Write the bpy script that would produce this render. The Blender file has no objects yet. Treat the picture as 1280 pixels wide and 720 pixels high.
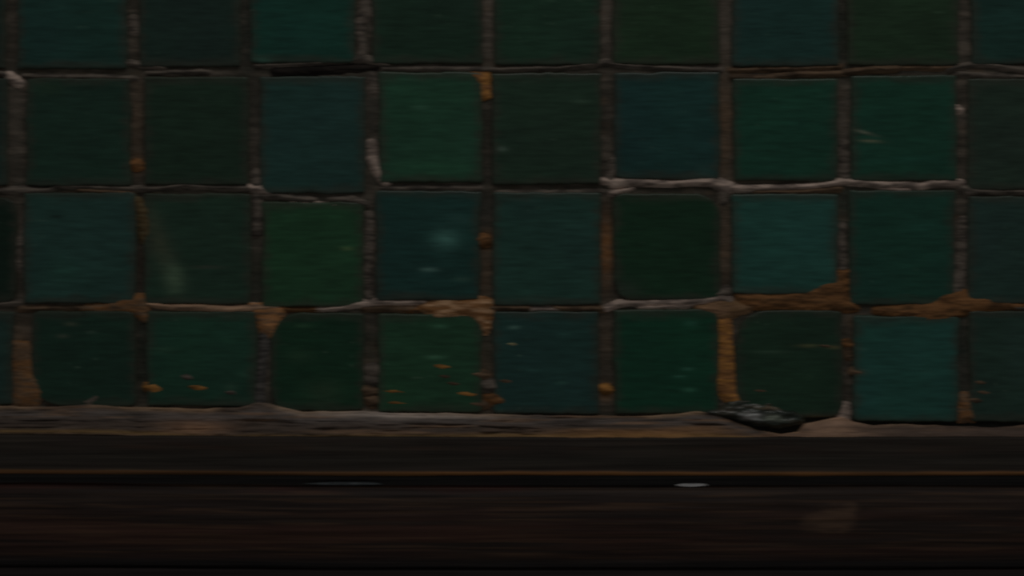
import bpy, math
import numpy as np

# ------------------------------------------------------------------ frame
# The wall is the plane y = 0, seen square on from 1.2 m. One unit of the
# measured survey (u to the right, v downwards) is S metres on the wall.
S = 0.871/1280.0
ZC = 0.90
C = bpy.context.scene.collection
def X(u): return (np.asarray(u, float)-640.0)*S
def Z(v): return ZC+(360.0-np.asarray(v, float))*S
def lin(c):
    c = np.asarray(c, float)/255.0
    return np.where(c <= 0.04045, c/12.92, ((c+0.055)/1.055)**2.4)
WHITE = 0.145          # how bright a white card would be on this wall
def alb(r, g, b):      # photographed colour -> the colour of the thing itself
    return np.clip(lin([r, g, b])/WHITE, 0.0, 0.9)

# ------------------------------------------------------------------ noise
def _hash(ix, iy, seed):
    n = (ix.astype(np.int64)*374761393 + iy.astype(np.int64)*668265263 + seed*1442695041) & 0xffffffff
    n = ((n ^ (n >> 13))*1274126177) & 0xffffffff
    n = (n ^ (n >> 16)) & 0xffffffff
    return n/4294967295.0
def vnoise(x, y, seed=0):
    x = np.asarray(x, float); y = np.asarray(y, float)
    x, y = np.broadcast_arrays(x, y)
    ix = np.floor(x); iy = np.floor(y)
    fx = x-ix; fy = y-iy
    fx = fx*fx*(3-2*fx); fy = fy*fy*(3-2*fy)
    a = _hash(ix, iy, seed); b = _hash(ix+1, iy, seed)
    c = _hash(ix, iy+1, seed); d = _hash(ix+1, iy+1, seed)
    return (a*(1-fx)+b*fx)*(1-fy)+(c*(1-fx)+d*fx)*fy
def fbm(x, y, seed=0, o=4):
    r = 0.0; a = 1.0; t = 0.0
    for k in range(o):
        r = r+a*(vnoise(np.asarray(x)*2**k, np.asarray(y)*2**k, seed+17*k)-0.5)
        t += a; a *= 0.5
    return r*2/t        # about -1..1
def sstep(a, b, x):
    t = np.clip((x-a)/(b-a), 0, 1); return t*t*(3-2*t)

# ------------------------------------------------------------------ materials
def new_mat(name, rough=0.8, spec=0.3, streak=(14, 90, 90), streak_amt=0.25, bump=0.3,
            bump_scale=(300, 900), attr=True, base=(0.1, 0.1, 0.1), rough_var=0.1, coat=0.0, bdist=0.0006):
    m = bpy.data.materials.new(name); m.use_nodes = True
    nt = m.node_tree; N = nt.nodes; L = nt.links
    for n in list(N): N.remove(n)
    out = N.new('ShaderNodeOutputMaterial'); p = N.new('ShaderNodeBsdfPrincipled')
    L.new(p.outputs[0], out.inputs[0])
    tc = N.new('ShaderNodeTexCoord')
    mp = N.new('ShaderNodeMapping'); mp.inputs['Scale'].default_value = streak
    L.new(tc.outputs['Object'], mp.inputs[0])
    nz = N.new('ShaderNodeTexNoise'); nz.inputs['Scale'].default_value = 1.0
    nz.inputs['Detail'].default_value = 6; nz.inputs['Roughness'].default_value = 0.6
    L.new(mp.outputs[0], nz.inputs[0])
    mr = N.new('ShaderNodeMapRange')
    mr.inputs[1].default_value = 0.3; mr.inputs[2].default_value = 0.7
    mr.inputs[3].default_value = 1-streak_amt; mr.inputs[4].default_value = 1+streak_amt
    L.new(nz.outputs[0], mr.inputs[0])
    vm = N.new('ShaderNodeVectorMath'); vm.operation = 'SCALE'
    if attr:
        at = N.new('ShaderNodeAttribute'); at.attribute_name = 'tint'
        L.new(at.outputs['Color'], vm.inputs[0])
    else:
        vm.inputs[0].default_value = base
    L.new(mr.outputs[0], vm.inputs['Scale'])
    L.new(vm.outputs[0], p.inputs['Base Color'])
    mr2 = N.new('ShaderNodeMapRange'); mr2.inputs[3].default_value = rough-rough_var; mr2.inputs[4].default_value = rough+rough_var
    L.new(nz.outputs[0], mr2.inputs[0]); L.new(mr2.outputs[0], p.inputs['Roughness'])
    p.inputs['Specular IOR Level'].default_value = spec
    if coat:
        p.inputs['Coat Weight'].default_value = coat; p.inputs['Coat Roughness'].default_value = 0.15
    mp2 = N.new('ShaderNodeMapping'); mp2.inputs['Scale'].default_value = (bump_scale[0], bump_scale[1], bump_scale[1])
    L.new(tc.outputs['Object'], mp2.inputs[0])
    nb = N.new('ShaderNodeTexNoise'); nb.inputs['Scale'].default_value = 1.0; nb.inputs['Detail'].default_value = 4
    L.new(mp2.outputs[0], nb.inputs[0])
    bp = N.new('ShaderNodeBump'); bp.inputs['Strength'].default_value = bump; bp.inputs['Distance'].default_value = bdist
    L.new(nb.outputs[0], bp.inputs['Height']); L.new(bp.outputs[0], p.inputs['Normal'])
    return m
M_GLAZE = new_mat('green_glaze', rough=0.38, spec=0.4, streak=(38, 300, 300), streak_amt=0.24, bump=0.25, bump_scale=(60, 350), bdist=0.0004)
M_MORTAR = new_mat('lime_mortar', rough=0.9, spec=0.15, streak=(45, 260, 260), streak_amt=0.30, bump=0.6, bump_scale=(220, 700), bdist=0.0008)
M_WOOD = new_mat('old_dark_wood', rough=0.62, spec=0.25, streak=(7, 260, 260), streak_amt=0.45, bump=0.5, bump_scale=(12, 600), bdist=0.0006)
M_SHARD = new_mat('broken_glaze', rough=0.3, spec=0.5, streak=(60, 200, 200), streak_amt=0.3, bump=0.2, bump_scale=(250, 400))

# ------------------------------------------------------------------ mesh helpers
class Acc:
    def __init__(s): s.v = []; s.f = []; s.c = []; s.n = 0
    def add(s, v, f, c):
        s.v.append(v); s.f.append(f+s.n); s.c.append(c); s.n += len(v)
    def build(s, name, mat, parent=None, smooth=True):
        v = np.concatenate(s.v); f = np.concatenate(s.f); c = np.concatenate(s.c)
        used = np.zeros(len(v), bool); used[f.ravel()] = True
        idx = np.cumsum(used)-1
        v = v[used]; c = c[used]; f = idx[f]
        me = bpy.data.meshes.new(name)
        me.vertices.add(len(v)); me.vertices.foreach_set('co', v.astype(np.float32).ravel())
        me.loops.add(f.size); me.loops.foreach_set('vertex_index', f.astype(np.int32).ravel())
        me.polygons.add(len(f))
        me.polygons.foreach_set('loop_start', np.arange(0, f.size, 4, dtype=np.int32))
        me.polygons.foreach_set('loop_total', np.full(len(f), 4, np.int32))
        me.polygons.foreach_set('use_smooth', np.full(len(f), smooth, bool))
        me.update(calc_edges=True); me.validate()
        a = me.color_attributes.new('tint', 'FLOAT_COLOR', 'POINT')
        rgba = np.ones((len(v), 4), np.float32); rgba[:, :3] = c
        a.data.foreach_set('color', rgba.ravel())
        me.materials.append(mat)
        o = bpy.data.objects.new(name, me); C.objects.link(o)
        if parent: 
            o.parent = parent
            o.matrix_parent_inverse = parent.matrix_world.inverted() if False else o.matrix_parent_inverse
            me.transform(__import__('mathutils').Matrix.Translation(-parent.location))
        return o
def grid_faces(nr, nc, mask=None):
    i = np.arange(nr*nc).reshape(nr, nc)
    f = np.stack([i[:-1, :-1], i[1:, :-1], i[1:, 1:], i[:-1, 1:]], -1)   # wound to face -y with v downwards
    if mask is not None: return f[mask]
    return f.reshape(-1, 4)
def empty(name, loc=(0, 0, 0)):
    o = bpy.data.objects.new(name, None); o.location = loc; o.empty_display_size = 0.05
    C.objects.link(o); return o

# ------------------------------------------------------------------ the tiles
# left, right, top, bottom, photographed colour, corner radii (tl, tr, bl, br)
T = {}
def t(k, x0, x1, y0, y1, col, r=(4, 4, 4, 4)): T[k] = (x0, x1, y0, y1, col, r)
t('A0', -128, 9, -52, 87, (10, 22, 19)); t('A1', 22, 161, -50, 87, (11, 31, 28))
t('A2', 174, 303, -52, 85, (11, 24, 21)); t('A3', 313, 445, -52, 80, (7, 33, 28), (4, 4, 5, 12))
t('A4', 465, 605, -50, 81, (10, 26, 19)); t('A5', 617, 751, -52, 83, (11, 29, 21))
t('A6', 765, 899, -52, 82, (13, 28, 17)); t('A7', 914, 1048, -50, 84, (11, 31, 29))
t('A8', 1058, 1197, -52, 83, (14, 28, 18)); t('A9', 1212, 1345, -52, 82, (10, 29, 26))
t('B0', -125, 11, 97, 233, (11, 25, 22)); t('B1', 34, 165, 98, 233, (11, 28, 22))
t('B2', 181, 312, 96, 232, (12, 26, 19)); t('B3', 325, 458, 95, 243, (14, 33, 31), (4, 4, 4, 6))
t('B4', 474, 603, 90, 229, (14, 37, 27), (4, 8, 4, 4)); t('B5', 614, 752, 91, 231, (14, 28, 21))
t('B6', 767, 900, 90, 225, (10, 31, 30), (4, 4, 10, 6)); t('B7', 915, 1047, 98, 227, (8, 34, 26), (6, 4, 4, 8))
t('B8', 1062, 1196, 94, 227, (8, 34, 26), (4, 4, 6, 4)); t('B9', 1209, 1345, 98, 238, (17, 28, 23))
t('C0', -125, 23, 246, 379, (4, 16, 11), (4, 22, 4, 20)); t('C1', 31, 171, 240, 380, (16, 35, 32), (4, 8, 4, 14))
t('C2', 181, 314, 241, 381, (14, 30, 23)); t('C3', 328, 456, 252, 384, (14, 37, 23), (4, 8, 4, 10))
t('C4', 469, 601, 238, 376, (10, 31, 29)); t('C5', 615, 752, 240, 382, (15, 35, 31))
t('C6', 766, 901, 241, 376, (7, 26, 16), (16, 36, 26, 12)); t('C7', 914, 1047, 242, 368, (15, 41, 37), (6, 4, 6, 4))
t('C8', 1060, 1193, 237, 382, (9, 33, 27)); t('C9', 1208, 1345, 245, 381, (16, 31, 28), (4, 4, 8, 4))
t('D0', -125, 19, 389, 506, (14, 30, 27)); t('D1', 40, 172, 388, 509, (9, 26, 20), (10, 14, 44, 12))
t('D2', 184, 322, 388, 508, (11, 33, 25)); t('D3', 338, 457, 390, 514, (6, 27, 17), (40, 10, 26, 12))
t('D4', 472, 603, 391, 516, (14, 36, 24), (8, 16, 6, 8)); t('D5', 616, 749, 388, 518, (13, 32, 30), (4, 4, 8, 4))
t('D6', 766, 899, 386, 518, (5, 32, 22), (4, 12, 4, 8)); t('D7', 918, 1053, 387, 522, (11, 27, 19), (46, 10, 40, 18))
t('D8', 1065, 1197, 394, 527, (14, 40, 36), (6, 8, 8, 6)); t('D9', 1209, 1345, 388, 528, (15, 29, 25), (6, 4, 12, 4))
rng = np.random.RandomState(7)
pal = [(11, 31, 28), (11, 27, 20), (14, 36, 26), (9, 30, 28), (15, 34, 30), (12, 27, 18), (8, 32, 24)]
rows = [(-641, -505), (-494, -358), (-347, -211), (-200, -62)]
for ri, (a, b) in enumerate(rows):                       # courses above the view
    for k in range(-4, 13):
        x0 = 22+148.2*k-148+rng.uniform(-3, 3)
        t('U%d_%d' % (ri, k), x0, x0+134+rng.uniform(-3, 3), a+rng.uniform(-2, 2), b+rng.uniform(-2, 2), pal[rng.randint(7)])
for rn, (a, b) in zip('ABCD', [(-52, 84), (97, 231), (242, 380), (389, 516)]):   # and beside it
    for k in list(range(-4, -1))+[9, 10, 11]:
        x0 = 22+148.2*k+rng.uniform(-2, 2)+(0 if k < 0 else 5)
        if k < 0: x0 += 0
        t('%s_side%d' % (rn, k), x0, x0+134, a, b, pal[rng.randint(7)])

TILE = 0.0036          # the glazed faces stand this far proud of the bedding
# soft marks that belong to the glaze: (cu, cv, ru, rv, angle, colour, strength)
MARKS = [
 (198, 300, 15, 55, -0.40, (34, 38, 28), .75), (219, 348, 13, 20, -0.2, (44, 58, 44), .75),
 (556, 299, 18, 13, 0, (38, 66, 60), .7), (537, 337, 11, 2.5, 0, (50, 72, 66), .8), (329, 77, 12, 6, 0, (20, 62, 52), .8),
 (1262, 22, 40, 10, 0, (16, 38, 34), .5), (579, 349, 12, 3, 0, (32, 50, 42), .5), (575, 275, 20, 6, .3, (24, 46, 42), .5),
 (627, 187, 8, 3, 0, (50, 62, 54), .6), (525, 135, 10, 3, 0, (34, 60, 46), .6), (725, 128, 12, 3, 0, (32, 46, 36), .6),
 (1075, 165, 18, 2, .25, (60, 62, 52), .7), (1086, 177, 16, 1.8, .05, (58, 58, 44), .7), (1000, 155, 6, 5, 0, (4, 24, 18), .6),
 (435, 311, 9, 2.5, 0, (46, 60, 36), .6), (72, 271, 9, 2.5, 0, (6, 12, 9), .8), (260, 334, 22, 2, 0, (34, 36, 30), .6),
 (960, 440, 26, 2, 0, (30, 44, 34), .5), (1010, 432, 16, 2, 0, (52, 52, 32), .6), (1042, 434, 10, 2, 0, (60, 52, 30), .7),
 (1068, 465, 12, 4, 0, (44, 36, 26), .7), (1075, 437, 9, 2, 0, (30, 52, 46), .6), (1020, 520, 20, 2, 0, (52, 46, 26), .7),
 (861, 487, 10, 2.5, 0, (30, 62, 48), .7), (858, 461, 9, 2, 0, (28, 58, 46), .6), (848, 470, 9, 2, 0, (24, 54, 42), .6),
 (863, 404, 9, 3, 0, (24, 56, 44), .5), (642, 409, 8, 2, 0, (50, 72, 64), .6), (705, 418, 9, 2, 0, (28, 54, 48), .5),
 (703, 478, 8, 2, 0, (30, 56, 48), .5), (663, 462, 10, 2, 0, (28, 52, 46), .4), (375, 445, 20, 9, 0, (24, 42, 28), .4),
 (545, 446, 14, 3, 0, (36, 62, 46), .6), (550, 408, 12, 3, 0, (34, 62, 46), .5), (380, 407, 12, 3, 0, (26, 48, 32), .5),
 (405, 490, 26, 16, 0, (24, 36, 24), .5), (90, 405, 9, 2.5, 0, (42, 44, 34), .5), (80, 420, 8, 2.5, 0, (40, 44, 36), .6),
 (116, 415, 7, 2, 0, (34, 46, 38), .5), (205, 437, 16, 4, 0, (24, 44, 32), .5), (285, 425, 14, 3, 0, (20, 50, 36), .4),
 (305, 468, 10, 3, 0, (28, 52, 40), .6), (290, 484, 10, 6, 0, (26, 44, 34), .5), (80, 340, 26, 20, 0, (20, 46, 38), .4),
 (60, 110, 24, 12, 0, (20, 32, 20), .4), (880, 215, 14, 10, 0, (22, 40, 36), .5), (775, 362, 26, 14, 0, (26, 30, 26), .5),
 (960, 375, 40, 8, 0, (24, 52, 46), .4), (1130, 200, 50, 6, 0, (12, 42, 34), .4), (1150, 283, 22, 6, 0, (16, 46, 38), .4),
 (1000, 300, 50, 30, 0, (18, 46, 42), .35), (540, 210, 60, 12, 0, (18, 46, 30), .4), (1270, 440, 20, 50, 0, (22, 36, 32), .4)]
acc = Acc()
for ti, (k, (x0, x1, y0, y1, col, rad)) in enumerate(sorted(T.items())):
    detail = x1 > -20 and x0 < 1300 and y1 > -20
    st = 2.0 if detail else 6.0
    nu = int((x1-x0)/st)+1; nv = int((y1-y0)/st)+1
    # denser towards the rim so that the arris is round
    def axis(n, a, b):
        m = np.linspace(a, b, n)
        return np.concatenate([[a, a+.6, a+1.4], m[1:-1], [b-1.4, b-.6, b]])
    au = axis(nu, x0, x1); av = axis(nv, y0, y1)
    U, V = np.meshgrid(au, av)
    U0, V0 = U.copy(), V.copy()
    dl = U-x0; dr = x1-U; dt = V-y0; db = y1-V
    for (dx, dy, sx, sy, cx, cy, r) in ((dl, dt, 1, 1, x0, y0, rad[0]), (dr, dt, -1, 1, x1, y0, rad[1]),
                                        (dl, db, 1, -1, x0, y1, rad[2]), (dr, db, -1, -1, x1, y1, rad[3])):
        m = (dx < r) & (dy < r)
        a = np.where(m, (r-dx)/r, 0); b = np.where(m, (r-dy)/r, 0)
        na = a*np.sqrt(1-b*b/2); nb = b*np.sqrt(1-a*a/2)
        U = np.where(m, cx+sx*(r-na*r), U); V = np.where(m, cy+sy*(r-nb*r), V)
    edge = np.minimum(np.minimum(dl, dr), np.minimum(dt, db))
    w = 1-sstep(0, 18, edge)
    sd = 100+ti*7
    U = U+w*(2.7*fbm(V0/28, U0/300, sd, 3)+0.7*fbm(V0/6, U0/40, sd+3, 2))*np.where(dl < dr, 1, -1)
    V = V+w*(1.5*fbm(U0/30, V0/300, sd+5, 3)+0.8*fbm(U0/9, V0/40, sd+8, 2))*np.where(dt < db, 1, -1)
    r0 = np.random.RandomState(ti+3)
    tx, ty = r0.uniform(-1, 1, 2)*0.0006
    h = TILE+r0.uniform(-.0004, .0004)+tx*((U-x0)/(x1-x0)-.5)+ty*((V-y0)/(y1-y0)-.5)
    h = h+0.00025*fbm(U/40, V/40, sd+11, 3)
    e = np.clip(edge/2.4, 0, 1)
    h = h*1.0-(TILE+0.0022)*(1-np.sqrt(np.clip(1-(1-e)**2, 0, 1)))
    base = alb(col[0]+0.5, col[1]-0.5, col[2]-1.5)
    cc = np.ones(U.shape+(3,))*base
    f1 = fbm(U/55, V/14, sd+21, 4)[..., None]; f2 = fbm(U/20, V/4, sd+31, 3)[..., None]
    cc = cc*(1+0.16*f1+0.12*f2)
    cc[..., 1] *= 1+0.06*fbm(U/60, V/60, sd+41, 2); 
    # small scattered scratches and bare specks in the glaze
    sp = vnoise(U/11, V/2.3, sd+51); sk = sstep(.90, .99, sp)*0.35*sstep(.45, .8, vnoise(U/50, V/40, sd+53))
    lo = np.clip((V-300)/200, 0.35, 1.0)
    cc = cc*(1-(sk*lo)[..., None])+alb(52, 66, 54)*(sk*lo)[..., None]
    if detail:
        for (cu, cv, ru, rv, an, mc, ms) in MARKS:
            if cu < x0-20 or cu > x1+20 or cv < y0-30 or cv > y1+30: continue
            ca, sa = math.cos(an), math.sin(an)
            du = U-cu; dv = V-cv
            a = (du*ca+dv*sa)/ru; b = (-du*sa+dv*ca)/rv
            q = np.exp(-(a*a+b*b)*1.2)*ms*(1+0.4*fbm(U/12, V/4, 5, 3))
            q = np.clip(q, 0, 1)[..., None]
            cc = cc*(1-q)+alb(*mc)*q
    gr = sstep(15, 1, edge+7*fbm(U/24, V/8, sd+61, 4))*.62      # grime gathered along the joints
    cc = cc*(1-gr[..., None])+alb(25, 25, 20)*gr[..., None]
    # glaze worn to a thin pale line on the arris
    ar = (1-sstep(0.4, 2.6, edge))*0.2
    cc = cc*(1-ar[..., None])+alb(40, 38, 31)*ar[..., None]
    v = np.stack([X(U), -h, Z(V)], -1).reshape(-1, 3)
    acc.add(v, grid_faces(*U.shape), cc.reshape(-1, 3))

wall = empty('wall_back', (0, 0, float(Z(520))))
wall['kind'] = 'structure'
wall['label'] = 'wall of square hand cut green and teal glazed tiles above the dark wooden moulding'
tiling = acc.build('tiling', M_GLAZE, wall)
tiling['label'] = 'uneven square green and teal glazed tiles'

# ------------------------------------------------------------------ mortar
LT = (90, 79, 72); LD = (51, 46, 41); BR = (52, 41, 31); OR = (64, 43, 25); GR = (44, 42, 40); DK = (18, 15, 13); YO = (84, 57, 28)
# bedding between the tiles
u = np.arange(-700, 1981, 2.6); v = np.arange(-660, 566, 2.6)
U, V = np.meshgrid(u, v)
h = 0.0008+0.0007*fbm(U/22, V/14, 900, 4)+0.0005*fbm(U/5, V/4, 905, 2)
cc = np.ones(U.shape+(3,))*alb(29, 27, 23)
def dab(cu, cv, ru, rv, col, s):
    q = np.clip(np.exp(-(((U-cu)/ru)**2+((V-cv)/rv)**2))*s*(1+.5*fbm(U/8, V/4, 33, 3)), 0, 1)[..., None]
    cc[:] = cc*(1-q)+alb(*col)*q
n = sstep(.1, .7, fbm(U/30, V/9, 911, 4))[..., None]; cc = cc*(1-.5*n)+alb(*LD)*n*.5
n = sstep(.15, .8, fbm(U/26, V/16, 921, 4))[..., None]; cc = cc*(1-.45*n)+alb(*BR)*n*.45
n = sstep(-.2, .7, fbm(U/40, V/4.5, 931, 3))[..., None]; cc = cc*(1-.6*n)+alb(50, 45, 39)*n*.6
for args in [(19, 150, 10, 60, LD, .35), (172, 205, 8, 10, OR, .6), (172, 150, 8, 60, BR, .4), (611, 30, 8, 60, LD, .5), (757, 30, 8, 60, LD, .5),
             (906, 30, 8, 60, LD, .5), (1202, 50, 8, 40, LD, .4), (906, 160, 9, 70, BR, .7), (1054, 160, 8, 40, LD, .5),
             (322, 180, 8, 40, LD, .35), (466, 130, 8, 30, LD, .3), (608, 300, 9, 10, OR, .8), (758, 310, 9, 38, OR, .9),
             (607, 345, 9, 30, BR, .5), (906, 310, 9, 50, BR, .5), (330, 445, 10, 40, LD, .5), (28, 460, 14, 50, BR, .8),
             (463, 470, 10, 20, BR, .6), (608, 470, 10, 40, BR, .5), (757, 490, 8, 10, OR, .8), (757, 420, 8, 40, BR, .3),
             (1059, 440, 7, 10, BR, .5), (1203, 450, 8, 40, LD, .2), (177, 430, 8, 40, DK, .5), (176, 300, 8, 60, DK, .5), (25, 290, 8, 22, LD, .7),
             (1053, 40, 9, 48, (19, 22, 18), .9), (308, 40, 9, 48, (20, 22, 19), .85), (320, 130, 9, 50, (24, 24, 21), .6), (178, 445, 9, 55, (19, 22, 18), .85), (176, 330, 9, 45, (24, 21, 17), .8),
             (1203, 440, 9, 60, (20, 23, 20), .85), (465, 140, 9, 35, (24, 25, 22), .7), (606, 170, 9, 50, (24, 24, 20), .6), (322, 345, 9, 40, (24, 26, 21), .7), (610, 430, 9, 40, (26, 27, 22), .6), (465, 430, 9, 30, (24, 26, 21), .6), (1053, 255, 9, 22, (19, 24, 20), .8), (607, 265, 9, 20, (20, 22, 20), .6)]:
    dab(*args)
cc[:] = cc*(1-sstep(516, 524, V)[..., None])+alb(12, 12, 10)*sstep(516, 524, V)[..., None]  # crevice shade below the lowest tiles, put into the grout colour
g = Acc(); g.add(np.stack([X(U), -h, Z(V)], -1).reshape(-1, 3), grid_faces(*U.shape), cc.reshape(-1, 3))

def seg_sdf(U, V, pts):
    """distance to a polyline less its local half width"""
    best = np.full(U.shape, 1e9)
    for (x0, y0, w0), (x1, y1, w1) in zip(pts[:-1], pts[1:]):
        dx, dy = x1-x0, y1-y0; l2 = dx*dx+dy*dy+1e-9
        q = np.clip(((U-x0)*dx+(V-y0)*dy)/l2, 0, 1)
        d = np.hypot(U-x0-q*dx, V-y0-q*dy)-0.5*(w0+(w1-w0)*q)
        best = np.minimum(best, d)
    return -best
def poly_sdf(U, V, pts):
    best = np.full(U.shape, 1e9); ins = np.zeros(U.shape, bool)
    n = len(pts)
    for i in range(n):
        x0, y0 = pts[i]; x1, y1 = pts[(i+1) % n]
        dx, dy = x1-x0, y1-y0; l2 = dx*dx+dy*dy+1e-9
        q = np.clip(((U-x0)*dx+(V-y0)*dy)/l2, 0, 1)
        best = np.minimum(best, np.hypot(U-x0-q*dx, V-y0-q*dy))
        c = ((y0 > V) != (y1 > V)) & (U < (x1-x0)*(V-y0)/(y1-y0+1e-12)+x0)
        ins ^= c
    return np.where(ins, best, -best)
def piece(target, pts, col, height=0.0016, kind='line', seed=0, rag=1.0, col2=None, step=1.2, base=TILE-0.0004, soft=3.0):
    P = np.array(pts, float); pad = 10
    if kind == 'line' and P.shape[1] == 3: pad = 6+P[:, 2].max()/2
    u = np.arange(P[:, 0].min()-pad, P[:, 0].max()+pad, step); v = np.arange(P[:, 1].min()-pad, P[:, 1].max()+pad, step*.8)
    U, V = np.meshgrid(u, v)
    d = seg_sdf(U, V, pts) if kind == 'line' else poly_sdf(U, V, pts)
    d = d+rag*(1.8*fbm(U/16, V/5, seed+61, 4)+0.9*fbm(U/5, V/2.4, seed+71, 2))
    rise = np.where(d > 0, 1-np.exp(-d/soft), d/soft)
    hh = base+height*rise+np.where(d > 0, 1, 0)*0.0005*fbm(U/14, V/4, seed+81, 3)
    hh = np.maximum(hh, base-0.0045)
    ok = d > -4.5
    m = ok[:-1, :-1] | ok[1:, 1:] | ok[1:, :-1] | ok[:-1, 1:]
    c = np.ones(U.shape+(3,))*alb(*col)
    c2 = alb(*(col2 or [x*.62 for x in col]))
    q = sstep(-.35, .45, fbm(U/18, V/3.5, seed+91, 4))[..., None]
    c = c*(1-q)+c2*q
    target.add(np.stack([X(U), -hh, Z(V)], -1).reshape(-1, 3), grid_faces(*U.shape, mask=m), c.reshape(-1, 3))

LINES = [
 # joint between the first and second course
 ([(0, 92, 2), (14, 96, 3)], LD), ([(12, 95, 7), (24, 104, 8)], LT, .7), ([(30, 96, 1.5), (100, 97, 1.5), (170, 98, 2)], LD, .5),
 ([(160, 79, 4), (176, 81, 3), (205, 85, 2)], LD, .8), ([(185, 92, 1.2), (232, 91, 2), (250, 90, 4), (262, 91, 1)], LD, .8),
 ([(320, 83, 1), (400, 79, 2), (440, 75, 5), (456, 74, 7), (485, 82, 2)], LD, .8), ([(345, 90, 5), (420, 87, 7), (470, 84, 3)], DK, .2),
 ([(480, 86, 1.5), (600, 87, 2)], LD, .5), ([(604, 88, 2), (660, 86, 2), (684, 86, 5), (694, 86, 2), (757, 79, 5), (775, 82, 3), (830, 85, 2), (900, 88, 2)], LD, .9),
 ([(912, 88, 1.5), (970, 87, 2), (1050, 84, 2)], BR, .6), ([(915, 97, 3), (955, 98, 4), (1000, 93, 3), (1026, 93, 4), (1055, 92, 2)], BR, .8),
 ([(1052, 92, 2), (1085, 87, 5), (1118, 86, 6), (1125, 85, 2)], BR, 1), ([(1130, 85, 1.5), (1190, 85, 2)], BR, .6),
 ([(1185, 87, 2), (1212, 81, 3), (1240, 82, 3), (1280, 88, 5), (1345, 92, 3)], LD, .9), ([(1195, 93, 2), (1235, 95, 1.5), (1285, 97, 2)], LD, .7),
 # second and third course
 ([(-20, 240, 3), (0, 239, 3), (30, 238, 7), (60, 238, 3), (75, 232, 2), (110, 234, 2), (165, 236, 4), (196, 236, 2), (230, 232, 4), (270, 235, 2), (320, 235, 4)], LD, .9),
 ([(100, 238, 2), (165, 242, 3)], BR, .7), ([(312, 234, 4), (322, 236, 10), (336, 242, 5)], LT, .9),
 ([(318, 246, 4), (345, 245, 4), (385, 250, 5), (392, 250, 2)], LD, 1), ([(412, 249, 2), (440, 250, 6), (458, 256, 4)], LD, .9), ([(365, 254, 1.5), (425, 257, 2), (440, 256, 1)], LT, .8),
 ([(480, 236, 1), (600, 235, 1)], LD, .2), ([(622, 241, 1), (700, 241, 1.2), (760, 240, 1)], LD, .4),
 ([(754, 226, 4), (768, 230, 11), (790, 228, 7), (840, 230, 4), (870, 227, 7), (890, 227, 9), (908, 235, 15)], LT, 1.2), ([(765, 241, 6), (775, 239, 4), (790, 236, 1)], LT, .8),
 ([(900, 232, 9), (925, 236, 5), (980, 235, 4), (1020, 233, 4), (1053, 227, 6), (1085, 229, 5), (1100, 231, 7), (1130, 231, 6), (1150, 233, 6), (1165, 229, 7), (1201, 229, 6)], LT, 1.1),
 ([(945, 240, 3), (1000, 240, 3), (1050, 236, 3)], BR, .7), ([(1100, 236, 2), (1135, 238, 3)], LT, .5),
 ([(1198, 232, 4), (1209, 240, 9), (1225, 240, 3), (1280, 240, 2), (1345, 240, 2)], LD, .9),
 # third and fourth course
 ([(-30, 382, 3), (0, 380, 2), (25, 378, 4)], LD, .7), ([(25, 386, 2), (108, 385, 2)], BR, .5),
 ([(186, 380, 2), (215, 384, 4), (250, 384, 6), (290, 387, 5), (312, 385, 7), (348, 384, 3)], (86, 68, 54), 1), ([(350, 387, 2), (398, 387, 2)], OR, .8),
 ([(396, 387, 2), (425, 385, 3), (445, 380, 6), (457, 379, 9), (475, 378, 5), (500, 378, 3), (530, 378, 3)], LT, 1.1), ([(455, 385, 4), (520, 387, 4)], BR, .5), ([(497, 387, 2), (515, 387, 4), (524, 387, 2)], OR, .7),
 ([(612, 385, 3), (660, 385, 2.5)], BR, .9), ([(665, 387, 1), (685, 387, 2.5), (697, 387, 1)], LT, .8), ([(695, 385, 3), (730, 386, 3), (756, 386, 3)], BR, .9),
 ([(757, 385, 5), (775, 379, 6), (810, 379, 5), (850, 378, 6), (880, 376, 6), (900, 372, 6), (912, 376, 6)], LT, 1.2), ([(800, 384, 2), (860, 382, 3)], LT, .6),
 ([(895, 368, 4), (908, 364, 8)], LD, .8), ([(1245, 383, 2), (1280, 385, 2.5), (1345, 385, 2)], LD, .8),
 # upright joints
 ([(459, -10, 9), (457, 18, 9), (449, 30, 8), (449, 42, 8), (453, 58, 6), (451, 74, 7)], LD, .5),
 ([(465, 180, 8), (465, 198, 8), (473, 215, 7), (483, 229, 5)], LT, .7), ([(465, 95, 6), (467, 115, 6)], LD, .1),
 ([(766, 200, 5), (765, 214, 7), (762, 228, 9)], LD, .8), ([(322, 246, 10), (323, 262, 10), (321, 290, 8)], LD, .8), ([(321, 218, 8), (321, 232, 9)], LD, .6),
 ([(461, 270, 7), (461, 300, 9), (459, 316, 10), (460, 330, 6), (459, 346, 9), (461, 374, 7)], LD, .5),
 ([(166, 25, 5), (167, 38, 7)], LD, .1), ([(1194, 137, 6), (1199, 138, 4)], LT, .5),
 ([(1203, 276, 6), (1202, 310, 9), (1199, 340, 11), (1195, 362, 12)], LD, .6), ([(1052, 284, 7), (1051, 310, 6), (1052, 336, 7)], LD, .6),
 ([(1054, 180, 6), (1055, 210, 8), (1056, 226, 8)], LD, .5), ([(905, 240, 12), (905, 250, 7)], LD, .5),
 ([(24, 300, 4), (25, 336, 6)], LD, .3), ([(332, 415, 9), (328, 450, 8), (325, 480, 9), (323, 508, 11)], GR, .4),
 ([(1056, 508, 8), (1054, 521, 12)], LT, .5), ([(1059, 430, 6), (1060, 445, 5)], BR, .3), ([(112, 505, 16), (121, 496, 9)], LD, .4),
]
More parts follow.
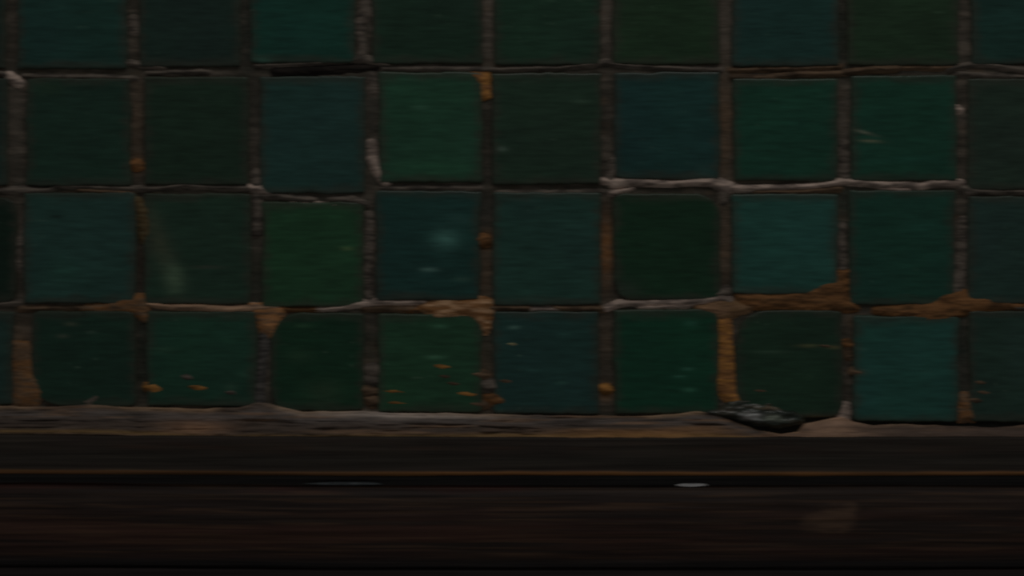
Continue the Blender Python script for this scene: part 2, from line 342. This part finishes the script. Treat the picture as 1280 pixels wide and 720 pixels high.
for i, L_ in enumerate(LINES):
    pts, col = L_[0], L_[1]; k = L_[2] if len(L_) > 2 else 1.0
    c = col
    piece(g, pts, c, height=0.0006+0.0011*k, kind='line', seed=i*13, rag=0.55, base=TILE-0.0016+0.0012*min(k, 1), soft=2.2)
# bare clay and mortar specks on the lowest course, part of its pitted joints
SPECKS = [(193, 485, 11, 4.5, YO), (248, 484, 13, 3.8, YO), (235, 471, 8, 4, LD), (290, 491, 9, 3, LD), (553, 458, 12, 3, YO), (584, 492, 15, 2.6, YO),
          (492, 489, 17, 2.8, YO), (494, 503, 18, 3, YO), (566, 479, 9, 2.4, BR), (641, 430, 9, 2.6, (110, 104, 76)), (632, 476, 8, 2, BR), (555, 470, 8, 1.6, BR),
          (467, 463, 9, 5, LD), (465, 476, 8, 4, LD), (462, 489, 10, 5, BR), (600, 468, 12, 3, BR), (611, 482, 9, 6, LD), (619, 499, 12, 6, OR), (466, 501, 8, 5, BR),
          (598, 505, 12, 2.5, BR), (757, 486, 5, 3, YO), (1059, 430, 4, 2, OR), (29, 460, 9, 3, OR), (604, 301, 8, 5, OR), (171, 207, 6, 4, OR), (1224, 478, 8, 2.4, BR), (1228, 490, 9, 2, BR), (1218, 500, 8, 3, BR), (1030, 432, 10, 1.8, BR), (1071, 465, 9, 2.6, BR), (948, 488, 10, 2, BR)]
for i, (cu, cv, ru, rv, col) in enumerate(SPECKS):
    pts = [(cu-ru*.7, cv-.3*rv, rv*.8), (cu, cv, rv*1.9), (cu+ru*.75, cv+.3*rv, rv*.7)]
    piece(g, pts, col, height=0.0009, seed=500+i*11, rag=.5, base=TILE+0.0000, soft=2.0)
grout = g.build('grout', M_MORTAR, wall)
grout['label'] = 'rough grey brown grout with pale lime ridges'

SMEARS = [
 ('rust brown mortar smear right of the centre', OR, [(922, 369), (945, 366), (962, 371), (990, 367), (1012, 363), (1030, 354), (1046, 350), (1050, 338), (1058, 340), (1057, 368), (1070, 386), (1040, 387), (1010, 384), (960, 385), (925, 380)], None),
 ('long rust brown mortar smear at the right', OR, [(1093, 388), (1130, 383), (1163, 380), (1180, 370), (1196, 363), (1216, 372), (1250, 378), (1285, 382), (1250, 386), (1215, 387), (1196, 393), (1182, 400), (1158, 403), (1140, 397), (1110, 392)], None),
 ('brown mortar lump at a tile corner', (66, 50, 37), [(872, 385), (892, 380), (905, 376), (918, 379), (940, 383), (930, 389), (915, 393), (905, 397), (888, 391)], (56, 42, 28)),
 ('narrow orange mortar streak between two tiles', YO, [(901, 402), (909, 398), (911, 430), (915, 470), (920, 492), (930, 506), (918, 508), (906, 496), (898, 480), (902, 440)], OR),
 ('orange brown mortar wedge near the middle', OR, [(527, 385), (548, 377), (598, 374), (612, 377), (613, 388), (607, 414), (599, 404), (588, 394), (545, 395)], (92, 72, 54)),
 ('brown mortar wedge pointing downward', (82, 56, 34), [(316, 383), (354, 386), (349, 402), (341, 418), (331, 417), (323, 397)], BR),
 ('small rust brown mortar wedge at the left', OR, [(104, 386), (130, 382), (155, 373), (178, 371), (184, 380), (181, 398), (173, 389), (150, 387)], BR),
 ('small orange mortar dab at a tile corner', OR, [(591, 94), (609, 94), (609, 118), (603, 121), (600, 107)], YO),
 ('narrow brown mortar streak at the left', BR, [(20, 430), (33, 430), (38, 465), (52, 490), (44, 506), (20, 504)], (58, 40, 24)),
 ('brown mortar streak at a lower right joint', BR, [(1199, 496), (1207, 494), (1213, 510), (1216, 523), (1200, 524)], OR),
 ('dull olive mortar film at a tile corner', (38, 30, 18), [(168, 246), (184, 262), (188, 290), (180, 300), (172, 268)], (44, 38, 26)),
]
for i, (lab, col, pts, c2) in enumerate(SMEARS):
    a = Acc(); piece(a, pts, col, height=0.0016, kind='poly', seed=2000+i*19, rag=1.3, col2=c2, base=TILE-0.0002, soft=4)
    o = a.build('mortar_smear', M_MORTAR, wall); o['label'] = lab

# ------------------------------------------------------------------ mortar ledge at the foot of the tiles
top = np.array([(-700, 508), (0, 507), (60, 508), (112, 504), (160, 508), (250, 510), (300, 508), (322, 502), (348, 506), (378, 514), (440, 513), (500, 516), (560, 515), (600, 517),
                (700, 519), (800, 519), (840, 517), (872, 513), (892, 516), (915, 526), (945, 537), (975, 542), (997, 539), (1004, 530), (1030, 524), (1052, 520), (1066, 527), (1090, 531),
                (1130, 529), (1200, 533), (1240, 534), (1280, 531), (1980, 530)], float)
bot = np.array([(-700, 541), (0, 540), (150, 541), (200, 544), (280, 549), (400, 547), (640, 545), (860, 545), (1000, 546), (1100, 550), (1280, 551), (1980, 550)], float)
u = np.concatenate([np.arange(-700, -20, 6), np.arange(-20, 1300, 1.8), np.arange(1300, 1981, 6)])
q = np.linspace(0, 1, 46)
vt = np.interp(u, top[:, 0], top[:, 1])+0.9*fbm(u/16, 0*u, 3001, 3); vb = np.interp(u, bot[:, 0], bot[:, 1])
U, Q = np.meshgrid(u, q)
V = vt[None, :]*(1-Q)+vb[None, :]*Q
prof = 0.0030+0.0120*Q**0.8
right = sstep(900, 1040, U)
rag = fbm(U/70, V/4.5, 3011, 4)
hh = prof+0.0016*rag*sstep(0, .15, Q)*(1-.5*right)+0.0006*fbm(U/14, V/3, 3021, 3)
hh = hh-0.0030*sstep(.15, .6, fbm(U/90, V/5, 3031, 3))*sstep(.3, .5, Q)*(1-sstep(.85, .98, Q))*(1-right)
lip = np.exp(-((Q-.04)/.05)**2); hh = hh+0.0012*lip
hh = np.where(Q <= 0, 0.0006, hh)
c = np.ones(U.shape+(3,))*alb(38, 32, 28)
def mixin(c, q, col):
    q = np.clip(q, 0, 1)[..., None]; return c*(1-q)+alb(*col)*q
c = mixin(c, sstep(.25, .05, Q)*.0+np.exp(-((Q-.30)/.16)**2)*.6*(1-right), (52, 48, 46))
c = mixin(c, sstep(0, .5, fbm(U/80, V/4, 3041, 4))*.7, (62, 47, 35))
c = mixin(c, sstep(.05, .6, fbm(U/60, V/3.2, 3051, 4))*.8*(1-.4*right), (22, 19, 17))
c = mixin(c, np.exp(-((Q-.90)/.07)**2)*.7*(1-right), (66, 51, 30))
c = mixin(c, np.exp(-((U-800)/110)**2)*sstep(.45, .8, Q)*.5, (84, 58, 32))
c = mixin(c, np.exp(-((Q-.05)/.08)**2)*.7*sstep(-.4, .3, fbm(U/60, 0*V, 3061, 3)), (84, 68, 53))
c = mixin(c, np.exp(-((U-500)/110)**2)*np.exp(-((Q-.1)/.12)**2)*.7, (100, 92, 86))
c = mixin(c, np.exp(-((U-1040)/55)**2)*.7*(.8+.4*fbm(U/30, V/4, 3071, 3)), (90, 71, 58)); c = mixin(c, np.exp(-((U-1190)/110)**2)*.7, (46, 37, 32)); c = mixin(c, sstep(1080, 1110, U)*sstep(.55, .9, Q)*.5, (34, 26, 22))
c = mixin(c, np.exp(-((U-250)/40)**2)*np.exp(-((Q-.6)/.2)**2)*.6, (84, 62, 46))
l = Acc(); l.add(np.stack([X(U), -hh, Z(V)], -1).reshape(-1, 3), grid_faces(*U.shape), c.reshape(-1, 3))
# the cleft behind takes its shade from the darkened grout colour
ledge = l.build('mortar_ledge', M_MORTAR, wall); ledge['label'] = 'worn strip of layered mortar under the lowest tiles'

# ------------------------------------------------------------------ wooden moulding
def extrude(profile, u, seed, colour, wob=0.0004, warp=0.0):
    """profile: rows of (v, depth); runs along the wall"""
    P = np.array(profile, float); 
    seglen = np.hypot(np.diff(P[:, 0])*S, np.diff(P[:, 1])); tt = np.concatenate([[0], np.cumsum(seglen)])
    n = max(8, int(tt[-1]/0.0011)); ts = np.unique(np.concatenate([np.linspace(0, tt[-1], n), tt]))
    pv = np.interp(ts, tt, P[:, 0]); pd = np.interp(ts, tt, P[:, 1])
    U, PV = np.meshgrid(u, pv); _, PD = np.meshgrid(u, pd)
    drift = np.interp(U, [-700, 0, 400, 1280, 1980], [-4, -3, 0, 0, 1])
    V = PV+drift+1.0*fbm(U/220, PV/60, seed, 3)+0.5*fbm(U/40, PV/9, seed+2, 2)
    D = PD+wob*fbm(U/130, V/4, seed+5, 3)
    cc = colour(U, PV)
    a = Acc(); a.add(np.stack([X(U), -D, Z(V)], -1).reshape(-1, 3), grid_faces(*U.shape), cc.reshape(-1, 3)); return a
uw = np.concatenate([np.arange(-700, -20, 14), np.arange(-20, 1300, 5), np.arange(1300, 1981, 14)])
def col_board(U, V):
    c = np.ones(U.shape+(3,))*alb(18, 14.5, 12)
    c = mixin(c, sstep(0, .6, fbm(U/160, V/5, 4001, 4))*.6, (24, 21, 17))
    c = mixin(c, np.exp(-((V-572)/9)**2)*.45, (22, 21, 18))
    c = mixin(c, np.exp(-((V-557)/6)**2)*.4*sstep(0, .5, fbm(U/90, V/9, 4011, 3)), (28, 17, 12))
    c = mixin(c, sstep(591.5, 593, V), (20, 19, 18))
    c = mixin(c, sstep(584.5, 587.5, V)*(1-sstep(590.5, 592, V))*(.55+.35*sstep(-.3, .5, fbm(U/200, V/90, 4021, 3))), (62, 40, 19))
    return c
b = extrude([(544, 0.000), (544, 0.0150), (546, 0.0172), (552, 0.0176), (570, 0.0178), (584, 0.0180), (587, 0.0186), (589.5, 0.0184), (591, 0.0172), (592.5, 0.0125), (597, 0.0115)], uw, 4100, col_board, .0003)
o = b.build('trim_1', M_WOOD); o['kind'] = 'structure'; o['label'] = 'flat dark wooden fillet with a worn orange brown lower edge, under the mortar ledge'
def col_rail(U, V):
    c = np.ones(U.shape+(3,))*alb(17, 12.3, 10.3)
    c = mixin(c, sstep(0, .6, fbm(U/200, V/7, 4201, 4))*.6, (23, 17, 13))
    c = mixin(c, sstep(-.1, .5, fbm(U/260, V/9, 4211, 4)+.25)*np.exp(-((V-664)/28)**2)*.8, (28, 16, 12))
    c = mixin(c, sstep(.1, .5, fbm(U/130, V/2.2, 4221, 3))*.5, (36, 25, 17))
    c = mixin(c, np.exp(-((V-607)/6)**2)*.4*sstep(0, .5, fbm(U/120, V/9, 4231, 3)), (34, 16, 13))
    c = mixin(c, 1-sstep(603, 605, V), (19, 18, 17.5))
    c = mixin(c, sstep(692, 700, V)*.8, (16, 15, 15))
    tri = poly_sdf(U, V, [(995, 650), (1015, 637), (1035, 629), (1060, 630), (1058, 645), (1045, 658), (1020, 655)])+7*fbm(U/22, V/4, 4241, 3)
    c = mixin(c, sstep(-9, 6, tri)*.6*(.7+.5*fbm(U/20, V/3, 4251, 3)), (48, 36, 27))
    c = mixin(c, np.exp(-((V-711)/2.2)**2)*.3, (24, 24, 24))
    return c
prof = [(590, 0.0095), (604.5, 0.0100), (607, 0.0132)]
for k in range(0, 13):
    a = math.pi*k/12
    prof.append((657-49*math.cos(a), 0.0135+0.0095*math.sin(a)-0.004*k/12))
prof += [(706, 0.0080), (709, 0.0080)]
us = np.concatenate([np.arange(-700, -20, 14), np.arange(-20, 980, 5), np.arange(980, 1075, 1.8), np.arange(1075, 1300, 5), np.arange(1300, 1981, 14)])
b = extrude(prof, us, 4300, col_rail, .0005)
o = b.build('wooden_rail', M_WOOD); o['category'] = 'rail'
o['label'] = 'broad rounded dark reddish brown wooden rail with a pale brown scuff'
def col_low(U, V):
    c = np.ones(U.shape+(3,))*alb(14, 11, 10.5)
    return mixin(c, sstep(0, .6, fbm(U/160, V/7, 4401, 4))*.5, (20, 14, 13))
b = extrude([(707, 0.006), (708.5, 0.0105), (710, 0.012), (716, 0.013), (800, 0.016), (1020, 0.016), (1020, 0.0)], uw, 4500, col_low, .0003)
o = b.build('trim_2', M_WOOD); o['kind'] = 'structure'; o['label'] = 'dark wooden board below the rounded rail'

# ------------------------------------------------------------------ loose bits
def shard(name, label, cat, cu, cv, du, dv, depth, proud, seed, col, spots=(), n=46, mat=None, tilt=0.0):
    th = np.linspace(0, math.pi, n); ph = np.linspace(0, 2*math.pi, 2*n, endpoint=True)
    PH, TH = np.meshgrid(ph, th)
    x = np.sin(TH)*np.cos(PH); z = np.sin(TH)*np.sin(PH); y = np.cos(TH)
    # faceted: cut the ball by random planes
    r = np.random.RandomState(seed); R = np.ones(x.shape)
    for _ in range(16):
        nrm = r.normal(size=3); nrm /= np.linalg.norm(nrm); dist = r.uniform(.62, .92)
        dd = x*nrm[0]+y*nrm[1]+z*nrm[2]
        R = np.minimum(R, np.where(dd > 1e-3, dist/np.maximum(dd, 1e-3), 9))
    lx = x*R*du; lz = z*R*dv; ly = y*R*depth
    ca, sa = math.cos(tilt), math.sin(tilt)
    lu = lx*ca-lz*sa; lv = lx*sa+lz*ca
    U = cu+lu; V = cv+lv
    cc = np.ones(U.shape+(3,))*alb(*col)
    cc = mixin(cc, sstep(.1, .6, fbm(U/12, V/3, seed, 3))*.6, [k*1.5 for k in col])
    for (su, sv, a, bb, sc, ss) in spots:
        cc = mixin(cc, np.exp(-((U-su)/a)**2-((V-sv)/bb)**2)*ss, sc)
    P = np.stack([X(U), -(proud+ly), Z(V)], -1).reshape(-1, 3)
    loc = np.array([X(cu), -proud, Z(cv+dv)])
    a = Acc(); a.add(P-loc, grid_faces(*U.shape)[:, ::-1], cc.reshape(-1, 3))
    o = a.build(name, mat or M_SHARD, None, smooth=True); o.location = loc
    o['label'] = label; o['category'] = cat
    return o
def fragment():
    pts = [(886, 514), (900, 511), (912, 503), (934, 500), (958, 504), (982, 513), (1000, 520), (1002, 526), (990, 529), (972, 532), (950, 529), (932, 525), (912, 521), (896, 518)]
    u = np.arange(876, 1014, 1.0); v = np.arange(492, 546, 0.8)
    U, V = np.meshgrid(u, v)
    d = poly_sdf(U, V, pts)+4.5*fbm(U/17, V/5, 7001, 4)
    chip = fbm(U/17, V/7, 7011, 4)
    step_ = np.round(fbm(U/24, V/6, 7021, 2)*3)/3
    hh = TILE+0.0028*np.where(d > 0, 1-np.exp(-d/4), d/3)+np.where(d > -1, 1, 0)*(0.0012*chip+0.0022*step_)+0.00010*np.clip(V-510, 0, 30)
    hh = np.maximum(hh, TILE-0.004)
    ok = d > -4; m = ok[:-1, :-1] | ok[1:, 1:] | ok[1:, :-1] | ok[:-1, 1:]
    c = np.ones(U.shape+(3,))*alb(16, 20, 16)
    c = mixin(c, sstep(.0, .5, fbm(U/14, V/3.5, 7031, 3))*.6, (34, 31, 24))
    c = mixin(c, sstep(.2, .6, fbm(U/10, V/4, 7051, 3))*.7, (10, 13, 10))
    for (su, sv, a, bb, sc, ss) in [(938, 520, 11, 4.5, (104, 108, 100), .9), (966, 522, 13, 4, (66, 70, 62), .75), (958, 508, 15, 3, (58, 46, 30), .7), (905, 512, 14, 6, (34, 28, 22), .6), (951, 507, 7, 2, (10, 18, 13), .8)]:
        c = mixin(c, np.exp(-((U-su)/a)**2-((V-sv)/bb)**2)*ss*(1+.6*fbm(U/7, V/3, 7041, 2)), sc)  # pale chips and their whitish glints are painted into the colour
    loc = np.array([X(945), -TILE, Z(536)])
    a = Acc(); a.add(np.stack([X(U), -hh, Z(V)], -1).reshape(-1, 3)-loc, grid_faces(*U.shape, mask=m), c.reshape(-1, 3))
    o = a.build('tile_fragment', M_SHARD); o.location = loc
    o['label'] = 'dark broken tile fragment with a pale chip and painted glint, lodged in the mortar ledge'
    o['category'] = 'tile fragment'
fragment()
shard('pale_flake', 'small bright bluish white flake lying in the dark groove above the wooden rail', 'flake',
      862, 603.5, 20, 2.6, 0.0011, 0.0126, 9, (225, 232, 238), mat=M_MORTAR, n=24)
shard('dull_flake', 'long thin dull grey flake in the dark groove, left of the bright one', 'flake',
      438, 601.8, 58, 2.4, 0.0011, 0.0126, 12, (42, 45, 46), mat=M_MORTAR, n=24)

# ------------------------------------------------------------------ light: a dim room, one unseen soft area light added overhead in front of the wall
w = bpy.data.worlds.new('dim_room'); bpy.context.scene.world = w; w.use_nodes = True
bg = w.node_tree.nodes['Background']; bg.inputs[0].default_value = (1.0, 0.985, 0.96, 1); bg.inputs[1].default_value = 0.062
ld = bpy.data.lights.new('overhead_area_light', 'AREA'); ld.shape = 'RECTANGLE'; ld.size = 1.3; ld.size_y = 0.5
ld.energy = 4.1; ld.color = (1.0, 0.985, 0.96)
lo = bpy.data.objects.new('overhead_area_light', ld); C.objects.link(lo)
lo.location = (0.25, -0.95, 2.55)
import mathutils
lo.rotation_euler = (mathutils.Vector((0.1, 0, 0.95))-lo.location).to_track_quat('-Z', 'Y').to_euler()

# ------------------------------------------------------------------ camera
cd = bpy.data.cameras.new('camera'); cam = bpy.data.objects.new('camera', cd); C.objects.link(cam)
cam.location = (0, -1.2, ZC); cam.rotation_euler = (math.pi/2, 0, 0)
cd.sensor_width = 36; cd.lens = 36*1.2/0.871; cd.clip_start = 0.05
cd.dof.use_dof = True; cd.dof.focus_distance = 1.4; cd.dof.aperture_fstop = 7.4; cd.dof.aperture_ratio = 0.18
bpy.context.scene.camera = cam
vs = bpy.context.scene.view_settings
vs.view_transform = 'Standard'; vs.look = 'None'; vs.exposure = 0; vs.gamma = 1; vs.use_curve_mapping = False
